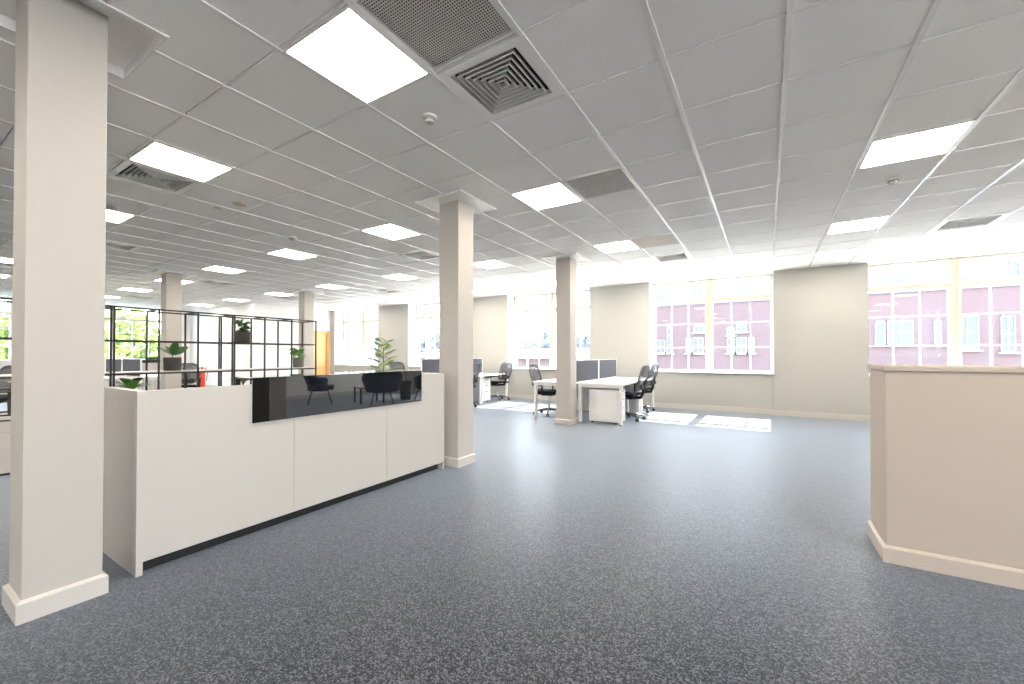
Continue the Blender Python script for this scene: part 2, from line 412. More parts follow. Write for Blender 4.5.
def panel_proto():
    o = empty('ceiling_light')
    h = .2865
    MB().box(-h,h,-h,-h+.014,-.008,.03).box(-h,h,h-.014,h,-.008,.03).box(-h,-h+.014,-h+.014,h-.014,-.008,.03).box(h-.014,h,-h+.014,h-.014,-.008,.03).build('light_frame', M['grid'], o)
    MB().box(-h+.014,h-.014,-h+.014,h-.014,-.002,.02).build('diffuser', M['panel'], o)
    return o
P0 = panel_proto(); first = True
ordw = ['first','second','third','fourth','fifth','sixth','seventh']
special = {(-3,-2):'large lit square ceiling panel beside the perforated grille, nearest the camera', (-7,-2):'lit ceiling panel beside a louvred air vent, right of the nearest column',
           (-3,2):'lit square ceiling panel beside a speckled grey grille, right of the reception desk column', (-7,2):'lit ceiling panel just left of the top of the reception desk column',
           (2,3):'large lit ceiling panel at upper right beside the smoke detector', (2,7):'middle one of three lit panels lined up toward the pier between the right windows',
           (2,10):'lit ceiling panel closest to the pier between the two right windows', (6,10):'lit ceiling panel cut by the right edge of the photo above the right window'}
rown = {10:'closest to the window wall', 6:'second from the window wall', 2:'third from the window wall', -2:'fourth from the window wall'}
for (i, j) in LIGHTS+LIGHTR:
    lab = special.get((i, j))
    if not lab:
        if (i, j) in LIGHTR: lab = 'added unseen ceiling panel, %.1f m right, %.1f m ahead of the camera' % (cx(i), cy(j)) if cy(j) > 0 else 'added ceiling panel behind the camera, %.1f m back, %.1f m %s' % (-cy(j), abs(cx(i)), 'left' if cx(i) < 0 else 'right')
        else: lab = 'lit ceiling panel, %s from the right, row %s' % (ordw[(-3-i)//4], rown[j])
    o = P0 if first else copy_tree(P0); first = False
    o.location = (cx(i), cy(j), HC); tag(o, lab, 'ceiling light', 'square LED panels set in the ceiling')

def diff_proto():
    o = empty('air_vent'); h = .2865
    MB().box(-h,h,-h,-h+.05,-.006,.006).box(-h,h,h-.05,h,-.006,.006).box(-h,-h+.05,-h+.05,h-.05,-.006,.006).box(h-.05,h,-h+.05,h-.05,-.006,.006).build('vent_frame', M['grid'], o)
    MB().box(-h,h,-h,h,.075,.085).box(-h,-h+.006,-h,h,.006,.08).box(h-.006,h,-h,h,.006,.08).box(-h,h,-h,-h+.006,.006,.08).box(-h,h,h-.006,h,.006,.08).build('vent_duct', M['void'], o)
    bl = MB()
    def ring(r0, z0, r1, z1):
        vs = [(sx*r, sy*r, z) for r, z in ((r0,z0),(r1,z1),(r1+.0015,z1+.002),(r0+.0015,z0+.002)) for sx, sy in ((-1,-1),(1,-1),(1,1),(-1,1))]
        fs = []
        for a, b2 in ((0,4),(4,8),(8,12),(12,0)):
            for k in range(4): l = (k+1) % 4; fs.append((a+k, a+l, b2+l, b2+k))
        bl.add(vs, fs)
    for k in range(7):
        r = .236 - k*.034
        ring(r, -.004, max(r-.010, .002), .024)
        q = r-.006
        if q > .01: bl.box(-r,r,-r,-q,-.006,-.004).box(-r,r,q,r,-.006,-.004).box(-r,-q,-q,q,-.006,-.004).box(q,r,-q,q,-.006,-.004)
    bl.build('louvre_blades', M['blade'], o)
    return o
D0 = diff_proto(); first = True
dl = {(-2,-1):'large square louvred air vent beside the perforated grille, nearest the camera', (-8,-2):'louvred air vent behind the lit panel, over the near end of the black grid',
      (-14,-1):'louvred air vent glimpsed right of the nearest column below a lit panel', (4,8):'louvred air vent at the right above the right window',
      (-8,4):'louvred air vent just left of the reception desk column', (-18,3):'louvred air vent above the middle of the black grid',
      (-14,8):'small distant louvred air vent over the plant, near the window wall', (-26,3):'tiny distant air vent above the left part of the black grid',
      (-20,7):'tiny distant air vent beside the far grey column right of the grid', (-2,8):'louvred air vent above the window facing the brick building'}
for c in DIFF:
    o = D0 if first else copy_tree(D0); first = False
    o.location = (cx(c[0]), cy(c[1]), HC); tag(o, dl[c], 'air vent', 'louvred air vents in the ceiling')
def perf_proto():
    o = empty('return_grille'); h = .2865
    g = MB(); n = 36; s = 2*(h-.012)/n
    for k in range(n+1):
        c = -h+.012+k*s
        g.box(c-.0027, c+.0027, -h+.01, h-.01, 0, .0015); g.box(-h+.01, h-.01, c-.0027, c+.0027, .0, .0015)
    g.build('perforated_sheet', M['blade'], o)
    MB().box(-h,h,-h,-h+.013,-.004,.01).box(-h,h,h-.013,h,-.004,.01).box(-h,-h+.013,-h+.013,h-.013,-.004,.01).box(h-.013,h,-h+.013,h-.013,-.004,.01).build('grille_frame', M['grid'], o)
    MB().box(-h,h,-h,h,.07,.08).box(-h,-h+.004,-h,h,.01,.07).box(h-.004,h,-h,h,.01,.07).box(-h,h,-h,-h+.004,.01,.07).box(-h,h,h-.004,h,.01,.07).build('grille_duct', M['void'], o)
    return o
G0 = perf_proto(); G0.location = (cx(-2), cy(-2), HC); tag(G0, 'large perforated metal ceiling grille beside the biggest lit panel', 'ceiling grille', 'perforated ceiling grilles')
G1 = copy_tree(G0); G1.location = (cx(-2), cy(2), HC); tag(G1, 'speckled grey ceiling grille beside the lit panel, right of the reception desk column', 'ceiling grille')
o = MB().box(-.285,.285,-.285,.285,-.004,.012).build('ceiling_access_panel', mat('pinkish_panel', (.60,.53,.48), .7), loc=(cx(-2), cy(6), HC-.001), bevel=.002)
tag(o, 'flat pinkish beige ceiling panel beside a lit panel toward the windows', 'ceiling panel')

def detector(x, y, lab, s=1.0):
    o = empty('smoke_detector', (x, y, HC)); o.scale = (s, s, s); tag(o, lab, 'smoke detector', 'ceiling smoke detectors')
    MB().lathe([(.052,0),(.052,-.012),(.046,-.018),(.034,-.018)]).build('detector_base', M['winwhite'], o, smooth=True)
    MB().lathe([(.034,-.016),(.036,-.022),(.036,-.034),(.028,-.044),(.012,-.047)]).build('detector_dome', M['white'], o, smooth=True)
    MB().lathe([(.0365,-.026),(.0365,-.031)]).build('sensing_slot', M['greyplastic'], o, smooth=True)
detector(-2.03, 2.17, 'white round smoke detector beside the large louvred vent')
detector(1.045, 5.27, 'smoke detector below the large lit panel at upper right', 1.2)
detector(-5.80, 3.36, 'small distant smoke detector above the black grid, left of the column', 1.1)
def disc(x, y, r, lab, m, nm, cat, ring=False):
    if ring: o = MB().lathe([(r*.55,-.004),(r*.62,-.014),(r*.9,-.014),(r,-.004),(r,0)]).build(nm, m, loc=(x,y,HC), smooth=True)
    else: o = MB().lathe([(r,0),(r,-.003),(r*.9,-.005)]).build(nm, m, loc=(x,y,HC), smooth=True)
    tag(o, lab, cat); return o
disc(-6.36, 1.52, .12, 'round white ceiling speaker ring just right of the nearest column', M['white'], 'ceiling_speaker', 'speaker', True)
disc(-5.03, 2.31, .075, 'round beige stain on the ceiling, the right one of two', M['tilestain'], 'tile_stain', 'ceiling stain')['group'] = 'beige ceiling stains'  # thin discs model the two round stains on the tiles
disc(-5.38, 2.24, .05, 'faint round beige stain on the ceiling, the left one of two', mat('faint_beige', (.60,.555,.46), .7), 'tile_stain', 'ceiling stain')['group'] = 'beige ceiling stains'

# ------------------------------------------------------------------ columns
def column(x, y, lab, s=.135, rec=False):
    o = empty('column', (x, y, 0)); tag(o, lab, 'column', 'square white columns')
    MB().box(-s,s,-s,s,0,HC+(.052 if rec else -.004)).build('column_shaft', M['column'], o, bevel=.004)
    t = s+.018
    MB().box(-t,t,-t,t,0,.088).add([(-t,-t,.088),(t,-t,.088),(t,t,.088),(-t,t,.088),(-s-.002,-s-.002,.1),(s+.002,-s-.002,.1),(s+.002,s+.002,.1),(-s-.002,s+.002,.1)],
        [(0,1,5,4),(1,2,6,5),(2,3,7,6),(3,0,4,7),(4,5,6,7)]).build('column_baseboard', M['trim'], o)
    c = MB(); q = .31
    if rec:
        a, b2, c_, d2 = HOLE[0]-x, HOLE[1]-x, HOLE[2]-y, HOLE[3]-y; z0, z1 = HC-.008, HC+.06
        c.box(a,b2,c_,d2,HC+.052,HC+.06)
        t_ = .012; c.box(a,b2,d2-t_,d2,z0,z1).box(a,b2,c_,c_+t_,z0,z1).box(a,a+t_,c_+t_,d2-t_,z0,z1).box(b2-t_,b2,c_+t_,d2-t_,z0,z1)
        c.build('ceiling_collar', M['grid'], o); return o
    for a in ((-q,q,-q,-s),(-q,q,s,q),(-q,-s,-s,s),(s,q,-s,s)): c.box(*a, HC-.016, HC-.004)
    for a in ((-q-.012,q+.012,-q-.012,-q),(-q-.012,q+.012,q,q+.012),(-q-.012,-q,-q,q),(q,q+.012,-q,q)): c.box(*a, HC-.022, HC-.004)
    c.build('ceiling_collar', M['grid'], o)
    return o
cl = ['large square white column nearest the camera at the left', 'square white column at the right end of the reception desk', 'square white column standing in front of the white desks',
      'distant white column rising behind the left half of the black grid', 'distant white column near the honey wood door', 'white column hidden behind the nearest column']
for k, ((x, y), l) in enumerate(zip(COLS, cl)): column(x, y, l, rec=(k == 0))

# ------------------------------------------------------------------ beige half wall
o = empty('half_wall', (.592, 3.225, 0)); tag(o, 'beige chest high half wall with a capped top at the right edge', 'half wall')
L = XR-.592; D = .415
MB().box(0, L, 0, D, 0, 1.118).build('wall_body', mat('half_wall_paint', (.445,.38,.32), .7, bump=.05, bscale=80), o, bevel=.003)
MB().box(-.012, L, -.012, D+.012, 1.118, 1.15).build('top_cap', bpy.data.materials['half_wall_paint'], o, bevel=.006, seg=3)
MB().box(-.018, L, -.018, D+.018, 0, .085).add([(-.018,-.018,.085),(L,-.018,.085),(L,D+.018,.085),(-.018,D+.018,.085),(-.004,-.004,.098),(L,-.004,.098),(L,D+.004,.098),(-.004,D+.004,.098)],
    [(0,1,5,4),(1,2,6,5),(2,3,7,6),(3,0,4,7),(4,5,6,7)]).build('skirting', mat('half_wall_skirting', (.48,.42,.36), .45), o)

# ------------------------------------------------------------------ reception desk
o = empty('reception_desk', (-2.93, .838, 0)); tag(o, 'long white reception desk with a black glass counter front', 'reception desk')
DL = 2.525; HD = 1.015
ys = [0, .882, 1.742, DL]
for k in range(3):
    a, c = ys[k], ys[k+1]
    MB().box(-.03, 0, a+.001 if k else a, c-.001 if k < 2 else c, .072, HD).build('front_panel', M['white'], o, bevel=.002)
MB().box(-.55, -.031, 0, .04, 0, HD).build('end_panel', M['white'], o, bevel=.002)
MB().box(-.55, -.031, DL-.04, DL, 0, HD).build('end_panel', M['white'], o, bevel=.002)
MB().box(-.031, 0, 0, .03, 0, .071).build('foot', M['white'], o, bevel=.001)
MB().box(-.031, 0, DL-.03, DL, 0, .071).build('foot', M['white'], o, bevel=.001)
MB().box(-.09, -.06, .04, DL-.04, 0, .08).build('kickboard', M['kick'], o)
MB().box(-.80, -.031, .04, DL-.04, .71, .74).build('worktop', M['white'], o, bevel=.003)
a0, a1 = 1.43-.838, 3.008-.838
MB().box(.002, .014, a0+.105, a1, .757, 1.06).build('glass_front', M['gloss'], o, bevel=.0015)
MB().box(.002, .014, a0, a0+.104, .757, 1.06).build('side_strip', M['blackmat'], o)['label'] = 'matt black end strip of the counter front'
MB().box(-.29, .002, a0, a1, 1.045, 1.06).build('counter_shelf', M['gloss'], o, bevel=.0015)
for ya in (a0+.02, a1-.05):
    MB().box(-.28, -.262, ya, ya+.03, .74, 1.045).build('shelf_bracket', M['blacksteel'], o)
    MB().box(-.03, -.012, ya, ya+.03, HD, 1.045).build('shelf_bracket', M['blacksteel'], o)

# ------------------------------------------------------------------ storage units and black grid
def cabinet(y0, lab):
    o = empty('storage_cabinet', (-6.5, y0, 0)); tag(o, lab, 'cabinet', 'white storage cabinets under the black grid')
    Lc = 1.275
    MB().box(-.45, 0, 0, Lc, .025, .545).build('cabinet_body', M['white'], o, bevel=.002)
    MB().box(-.43, -.03, .01, Lc-.01, 0, .025).build('cabinet_plinth', M['kick'], o)
    MB().box(-.46, .02, 0, Lc, .560, .592).build('cabinet_top', M['white'], o, bevel=.002)
    MB().box(-.44, -.004, .006, Lc-.006, .545, .56).build('shadow_gap', M['kick'], o)  # dark block painted in for the shadow under the top
    for a in (.003, Lc/2+.0015):
        dr = MB().box(.001, .018, a, a+Lc/2-.0045, .44, .543).build('drawer_front', M['white'], o, bevel=.0015)
        dr = MB().box(.001, .018, a, a+Lc/2-.0045, .03, .430).build('cabinet_door', M['white'], o, bevel=.0015)
    return o
cabs = [(-.93, 'white storage cabinet hidden behind the nearest column, leftmost under the grid'), (.355, 'white storage cabinet glimpsed left of the nearest column'),
        (1.64, 'white storage cabinet behind the reception desk under the left half of the grid'), (2.925, 'white storage cabinet behind the reception desk under the right half of the grid')]
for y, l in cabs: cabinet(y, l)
def trellis(y0, lab):
    o = empty('grid_shelf', (-6.5, y0, .592)); tag(o, lab, 'open shelving', 'black steel grid shelves')
    p = .425; Lt = 3*p; r = .009; H = 1.79-.592; xs = (-.012, -.412)
    rows = [.012, .388, .79, H-.009]
    for x in xs:
        for k in range(4):
            y = r + (Lt-2*r)*k/3
            MB().box(x-r, x+r, y-r, y+r, 0, H).build('post', M['blacksteel'], o)
        for z in rows:
            MB().box(x-r, x+r, 0, Lt, z-r, z+r).build('rail', M['blacksteel'], o)
    for k in range(4):
        y = r + (Lt-2*r)*k/3
        for z in rows: MB().box(xs[1]+r, xs[0]-r, y-r, y+r, z-r, z+r).build('cross_rail', M['blacksteel'], o)
    MB().box(xs[1]+.01, xs[0]-.01, .0, Lt, .399, .411).build('shelf_board', M['white'], o)['label'] = 'white shelf board'
    return o
trellis(-.93, 'black steel grid shelf hidden behind the nearest column')
trellis(.355, 'black steel grid shelf glimpsed left of the nearest column')
trellis(1.64, 'black steel grid shelf with the big charcoal plant pot')
trellis(2.925, 'black steel grid shelf at the right with two small potted plants')
o = MB().box(-.30, .0, -.19, .19, 0, .006).build('pot_tray', M['blacksteel'], loc=(-6.6, 3.14, 1.392)); tag(o, 'thin black steel tray under the small pot in the upper row of the grid', 'tray')

# ------------------------------------------------------------------ plants
def leaf(mb, base, d, length, width, droop=.3, n=6, fold=.15, roll=0):
    d = Vector(d).normalized(); side = d.cross(Vector((0,0,1)));
    if side.length < .05: side = Vector((1,0,0))
    side.normalize(); up = side.cross(d).normalized()
    if roll: side, up = side*math.cos(roll)+up*math.sin(roll), up*math.cos(roll)-side*math.sin(roll)
    vs = []; fs = []
    for i in range(n+1):
        t = i/n; wdt = width*math.sin(PI*min(1, t*.92+.04))**.8*.5
        p = Vector(base)+d*length*t - Vector((0,0,1))*droop*length*t*t
        vs += [p-side*wdt+up*wdt*fold, p, p+side*wdt+up*wdt*fold]
    for i in range(n):
        for k in range(2): a = i*3+k; fs.append((a, a+1, a+4, a+3))
    mb.add(vs, fs)
def potted(name, loc, lab, cat, pr, ph, potm, leaves, leafm, taper=.92, group=None):
    o = empty(name, loc); tag(o, lab, cat, group)
    MB().lathe([(pr*taper*.94,0),(pr*taper,.006),(pr,ph-.004),(pr*.985,ph),(pr*.9,ph),(pr*.88,ph-.03)], 28).build('pot', potm, o, smooth=True)
    MB().lathe([(pr*.88,ph-.035),(pr*.86,ph-.022),(.01,ph-.018)], 20).build('soil', M['soil'], o, smooth=True)
    f = MB(); s = MB(); leaves(f, s, ph)
    f.build('leaves', leafm, o, smooth=True)
    if s.v: s.build('stems', M['stem'], o, smooth=True)
    return o
def broad(n, L, W, h, seed, spread=.7):
    def fn(f, s, ph):
        rd = random.Random(seed)
        for k in range(n):
            a = 2*PI*k/n + rd.uniform(-.3,.3); hh = h*rd.uniform(.35,.8)
            b = Vector((.03*math.cos(a), .03*math.sin(a), ph+hh)); s.tube([(0,0,ph-.03),(b.x*.4,b.y*.4,ph+hh*.5),b], [.005,.004,.003], 5)
            leaf(f, b, (math.cos(a)*spread, math.sin(a)*spread, rd.uniform(.35,1.1)), L*rd.uniform(.8,1.1), W*rd.uniform(.85,1.1), .35)
    return fn
def bushy(n, R, H, L, W, seed, base=.5):
    def fn(f, s, ph):
        rd = random.Random(seed)
        for k in range(n):
            a = rd.uniform(0,2*PI); rr = R*rd.random()**.5; zz = ph-.02+H*rd.random()
            b = Vector((rr*math.cos(a)*.6, rr*math.sin(a)*.6, zz))
            leaf(f, b, (math.cos(a), math.sin(a), rd.uniform(-.2,1.0)), L*rd.uniform(.7,1.2), W*rd.uniform(.7,1.2), .4, 4, roll=rd.uniform(-1.3,1.3))
        for k in range(7):
            a = 2*PI*k/7; s.tube([(0,0,ph-.03),(R*.4*math.cos(a),R*.4*math.sin(a),ph+H*.8)], .003, 5)
    return fn
SH = .592+.411
potted('potted_plant', (-6.71, 2.275, SH), 'broad leaved plant in a wide charcoal pot on the grid shelf', 'potted plant', .097, .175, M['potgrey'],
    lambda f, s, ph: [leaf(f, (0,0,ph+.03), d, l, w_, .10, roll=ro) or s.tube([(0,0,ph-.03),(0,0,ph+.05)], .006, 6) for d, l, w_, ro in
      (((.1,-.85,.62),.21,.055,.9),((.25,.12,1.0),.21,.11,.3),((.1,.72,.60),.21,.10,-1.0),((-.3,.35,.9),.19,.10,-.6),((-.2,-.45,.95),.15,.06,.7))], M['leaf'], .95, 'plants on the black grid')
potted('potted_plant', (-6.72, 3.14, 1.399), 'bushy green plant in a charcoal pot in the top row of the grid', 'potted plant', .10, .165, M['potgrey'], bushy(60, .07, .17, .10, .055, 3), M['leaf'], .97, 'plants on the black grid')
potted('potted_plant', (-6.71, 4.0, SH), 'small bright green plant in a taupe pot at the right end of the grid', 'potted plant', .083, .165, M['potlight'], bushy(34, .06, .15, .12, .06, 5), M['leafb'], .97, 'plants on the black grid')
potted('potted_plant', (-6.72, 1.86, .592), 'leafy plant on the cabinet top under the grid shelf, left of the charcoal pot', 'potted plant', .10, .14, M['potgrey'], broad(8, .20, .12, .12, 11), M['leafb'], .95, 'plants on the black grid')
potted('potted_plant', (-6.72, 3.15, .592), 'green plant glimpsed between the black counter shelf and the white desk top', 'potted plant', .10, .15, M['potgrey'], broad(9, .17, .10, .14, 12, .9), M['leafb'], .95, 'plants on the black grid')
potted('potted_plant', (-6.72, .98, .592), 'green plant on the cabinet top glimpsed left of the nearest column', 'potted plant', .10, .15, M['potgrey'], broad(12, .24, .10, .14, 13, 1.1), M['leaf'], .95, 'plants on the black grid')
def palm(f, s, ph):
    rd = random.Random(4); H = 1.02
    s.tube([(0,0,ph-.05),(.02,.01,ph+.4),(0,.02,ph+H)], [.014,.011,.006], 7)
    for k in range(18):
        z = ph+.42+(H-.40)*k/17; a = k*2.399; L = .36*(1-.45*k/17)+.04
        base = Vector((.01,.015,z)); d = Vector((math.cos(a),math.sin(a),.55+.5*k/15)).normalized()
        pts = [base+d*L*t-Vector((0,0,1))*.30*L*t*t for t in (0,.25,.5,.75,1)]
        s.tube(pts, .003, 5)
        for t in range(2, 11):
            q = base+d*L*t/10-Vector((0,0,1))*.30*L*(t/10)**2; sd = d.cross(Vector((0,0,1))).normalized()
            for sg in (-1,1): leaf(f, q, d*.7+sd*sg+Vector((0,0,.15)), .17*(1.1-t/12), .032, .35, 4, roll=.5*sg)
potted('potted_palm', (-5.8, 5.0, 0), 'feathery palm rising behind the black glass counter, in front of the far windows', 'potted plant', .17, .36, M['potlight'], palm, M['palm'], .85)
def rubber(f, s, ph):
    rd = random.Random(9); s.tube([(0,0,ph-.05),(.01,0,ph+.25),(0,.02,ph+.48)], [.016,.014,.008], 7)
    for k in range(14):
        a = k*2.4; leaf(f, (0,.01,ph+.2+.02*k), (math.cos(a),math.sin(a),.7), .2, .08, .4)
potted('potted_plant', (2.5, 7.98, 0), 'plant in a tall dark planter by the right window, mirrored in the black counter', 'potted plant', .17, .50, M['potgrey'], rubber, M['leaf'], .8)

# ------------------------------------------------------------------ task chairs
def task_chair():
    o = empty('task_chair')
    # base: five star
    b = MB()
    for k in range(5):
        a = 2*PI*k/5+.3; c, s = math.cos(a), math.sin(a)
        b.tube([(0,0,.115),(.14*c,.14*s,.105),(.295*c,.295*s,.075)], [.026,.02,.014], 7)
    b.lathe([(.035,.09),(.038,.10),(.038,.13),(.028,.14)], 16)
    b.build('star_base', M['greyplastic'], o, smooth=True)
    for k in range(5):
        a = 2*PI*k/5+.3; c, s = math.cos(a), math.sin(a); x, y = .30*c, .30*s
        m = MB()
        for q in (-.016, .016):
            px, py = x - s*q, y + c*q
            m.tube([(px - s*.008, py + c*.008, .029), (px + s*.008, py - c*.008, .029)], .029, 12)
        m.tube([(x,y,.03),(x,y,.075)], .008, 6)
        m.build('castor', M['castor'], o, smooth=True)
    MB().tube([(0,0,.12),(0,0,.26)], .025, 12).tube([(0,0,.26),(0,0,.40)], .015, 12).build('gas_lift', M['chrome'], o, smooth=True)
    MB().box(-.10,.10,-.12,.11,.385,.425).build('tilt_mechanism', M['black'], o, bevel=.012)
    def seatf(u, v):
        x = (u-.5)*.49; y = (v-.48)*.47
        z = .465 + .018*math.cos((u-.5)*PI) - .03*max(0, v-.75)*2 + .012*(2*v-1)**2
        k = 1-.12*abs(2*u-1)**4; return (x, y*k, z)
    MB().grid(seatf, 10, 10, .055).build('seat', M['seat'], o, smooth=True, bevel=.012)
    # back
    def bk(t, z):   # half width and y at height z
        h = (z-.56)/.44; return (.215+.022*math.sin(h*PI)-.04*max(0,h-.6), -.235-.13*h-.035*math.sin(h*PI*.9)+.02)
    pts = []
    for k in range(28):
        a = 2*PI*k/28; ca, sa = math.cos(a), math.sin(a)
        e = .45; xx = abs(ca)**e*(1 if ca > 0 else -1); zz = abs(sa)**e*(1 if sa > 0 else -1)
        z = .785+zz*.225; hw_, y = bk(0, z); pts.append((xx*hw_, y-.03*(1-xx*xx)+.02, z))
    fr = MB().tube(pts, .0165, 8, closed=True).build('backrest_frame', M['greyplastic'], o, smooth=True)
    def net(u, v):
        z = .57+.43*v; hw_, y = bk(0, z); x = (u-.5)*2; k = 1-.1*abs(2*v-1)**6
        return (x*hw_*.97*k, y-.03*(1-x*x)+.02, z)
    MB().grid(net, 10, 12, .004).build('mesh_back', M['net'], fr, smooth=True)
    MB().tube([(0,-.08,.41),(0,-.25,.43),(0,-.29,.52),(0,-.30,.62),(0,-.335,.76)], [.03,.032,.03,.024,.012], 8).box(-.14,.14,-.315,-.292,.585,.66).build('back_spine', M['black'], o, smooth=True)
    for sx in (-1,1):
        ar = MB().tube([(sx*.10,-.03,.41),(sx*.27,-.03,.42),(sx*.285,-.03,.47),(sx*.285,-.03,.635)], [.018,.018,.018,.014], 8).build('armrest_post', M['black'], o, smooth=True)
        MB().cbox((sx*.285,.01,.648),(.085,.25,.028)).build('armrest_pad', M['black'], ar, bevel=.012)
    return o
C0 = task_chair(); cfirst = [True]
def chair(x, y, rz, lab):
    if cfirst[0]: o = C0; cfirst[0] = False
    else: o = copy_tree(C0)
    o.location = (x, y, 0); o.rotation_euler.z = rz; tag(o, lab, 'office chair', 'black office chairs with mesh backs')
    return o
# facing +Y is the chair's front; rz = PI/2 faces -X, rz = -PI/2 faces +X
chair(-2.22, 7.72, PI/2-.08, 'mesh back office chair right of the nearer white desk, closest to the drawer pedestal')
chair(-2.34, 9.0, PI/2-.08, 'mesh back office chair at the desk end nearest the window sill')
chair(-3.76, 7.5, -PI/2+.08, 'mesh back office chair left of the column, half tucked under the desk')
chair(-5.95, 7.45, PI/2+.1, 'office chair back just peeping out right of the reception desk column')
chair(-6.12, 9.15, PI/2-.15, 'mesh back office chair between the reception column and the next window')
chair(-7.95, 7.55, -PI/2-.2, 'office chair top showing above the right end of the black glass counter')
chair(-11.5, 4.12, PI/2-.2, 'office chair seen through the grid beside the red extinguisher')
chair(-11.2, 1.28, PI+.6, 'office chair glimpsed through the grid left of the nearest column')
chair(-12.9, 2.15, .1, 'office chair behind the dark screens, seen through the left end of the grid')

# ------------------------------------------------------------------ desks, screens, pedestals
HDK = .705
def desk_proto():
    """1.2 wide along local x, .8 deep along local y"""
    o = empty('desk')
    MB().box(.002,1.198,.012,.875,HDK-.025,HDK).build('tabletop', M['desk'], o, bevel=.002)
    f = MB()
    f.box(.10,1.10,.10,.14,HDK-.07,HDK-.026); f.box(.10,1.10,.73,.77,HDK-.07,HDK-.026)
    f.build('crossbeam', M['black'], o)
    for x in (.02, 1.13):
        f = MB().box(x, x+.05, .05, .86, HDK-.07, HDK-.026); f.build('leg_rail', M['desk'], o)
        for y in (.06, .80):
            g = MB().box(x, x+.05, y, y+.05, .012, HDK-.07).build('leg', M['desk'], o, bevel=.002)
            MB().lathe([(.018,0),(.018,.012)], 12, (x+.025, y+.025, 0)).build('foot', M['black'], g)
    return o
K0 = desk_proto(); kf = [True]
def desk(x, y, rz, lab):
    if kf[0]: o = K0; kf[0] = False
    else: o = copy_tree(K0)
    o.location = (x, y, 0); o.rotation_euler.z = rz; tag(o, lab, 'desk', 'white office desks'); return o
def screen_proto():
    o = empty('desk_screen')
    MB().box(.03,1.17,-.014,.014,.015,.40).build('fabric_panel', M['screen'], o, bevel=.004)
    MB().box(.015,.03,-.015,.015,0,.40).box(1.17,1.185,-.015,.015,0,.40).box(.015,1.185,-.015,.015,.40,.408).box(.03,1.17,-.015,.015,.004,.015).build('screen_frame', M['desk'], o)
    MB().box(.18,.24,-.03,.03,-.0,.02).box(.96,1.02,-.03,.03,-.0,.02).build('clamp', M['desk'], o)
    return o
S0 = screen_proto(); sf = [True]
def dscreen(x, y, rz, lab):
    if sf[0]: o = S0; sf[0] = False
    else: o = copy_tree(S0)
    o.location = (x, y, HDK); o.rotation_euler.z = rz; tag(o, lab, 'desk screen', 'dark grey desk divider screens'); return o
def ped_proto():
    """front with drawers towards local +x"""
    o = empty('drawer_pedestal')
    MB().box(-.54,-.004,-.17,.17,.035,.60).build('pedestal_body', M['desk'], o, bevel=.003)
    for z0, z1 in ((.04,.30),(.304,.447),(.451,.596)):
        d = MB().box(-.003,.014,-.168,.168,z0,z1).build('drawer', M['desk'], o, bevel=.002)
        MB().box(.014,.022,-.06,.06,z1-.03,z1-.02).build('drawer_handle', M['greyplastic'], d)
    for x in (-.49,-.06):
        for y in (-.13,.13): MB().tube([(x,y-.012,.0185),(x,y+.012,.0185)], .0185, 10).build('castor', M['castor'], o)
    return o
D1 = ped_proto(); pf = [True]
def ped(x, y, rz, lab):
    if pf[0]: o = D1; pf[0] = False
    else: o = copy_tree(D1)
    o.location = (x, y, 0); o.rotation_euler.z = rz; tag(o, lab, 'drawer pedestal', 'white drawer pedestals'); return o
def bench(xc, y0, n1, where):
    """two desks each side of a spine running along Y"""
    for k in range(n1):
        nf = 'camera end' if k == 0 else 'window end'
        desk(xc, y0+k*1.2+1.2, -PI/2, 'white desk left of the dark screens, %s, %s' % (where, nf)).location = (xc, y0+k*1.2, 0)
        o_ = [q for q in bpy.data.objects if q.type == 'EMPTY' and q.get('category') == 'desk'][-1]
        o_.rotation_euler.z = PI/2
        desk(xc, y0+k*1.2+1.2, -PI/2, 'white desk right of the dark screens, %s, %s' % (where, nf))
        dscreen(xc, y0+k*1.2, PI/2, 'dark grey desk divider screen, %s, %s' % (where, nf))
bench(-2.945, 6.92, 2, 'beside the middle column')
bench(-6.74, 6.92, 2, 'behind the reception column')
ped(-2.17, 7.17, 0, 'white drawer pedestal under the desk end beside the middle column')
ped(-2.17, 8.40, 0, 'white drawer pedestal between the two office chairs')
ped(-3.13, 8.38, 0, 'white drawer pedestal glimpsed just right of the middle column base')
ped(-6.08, 8.58, 0, 'white drawer pedestal beside the distant chair near the window wall')
# bench in the far left area, running along X
for k in range(2):
    w_ = 'left' if k else 'right'
    desk(-13.2-1.2*k+.0, 3.5, 0, 'white desk behind the %s of the two dark screens seen through the grid' % w_)
    o_ = desk(-12.0-1.2*k, 3.5, PI, 'white desk in front of the %s of the two dark screens seen through the grid' % w_)
    dscreen(-13.2-1.2*k, 3.5, 0, 'dark screen seen through the left end of the grid, the %s of two' % w_)
desk(-13.2, .1, 0, 'white desk glimpsed far left between the grid and the nearest column')

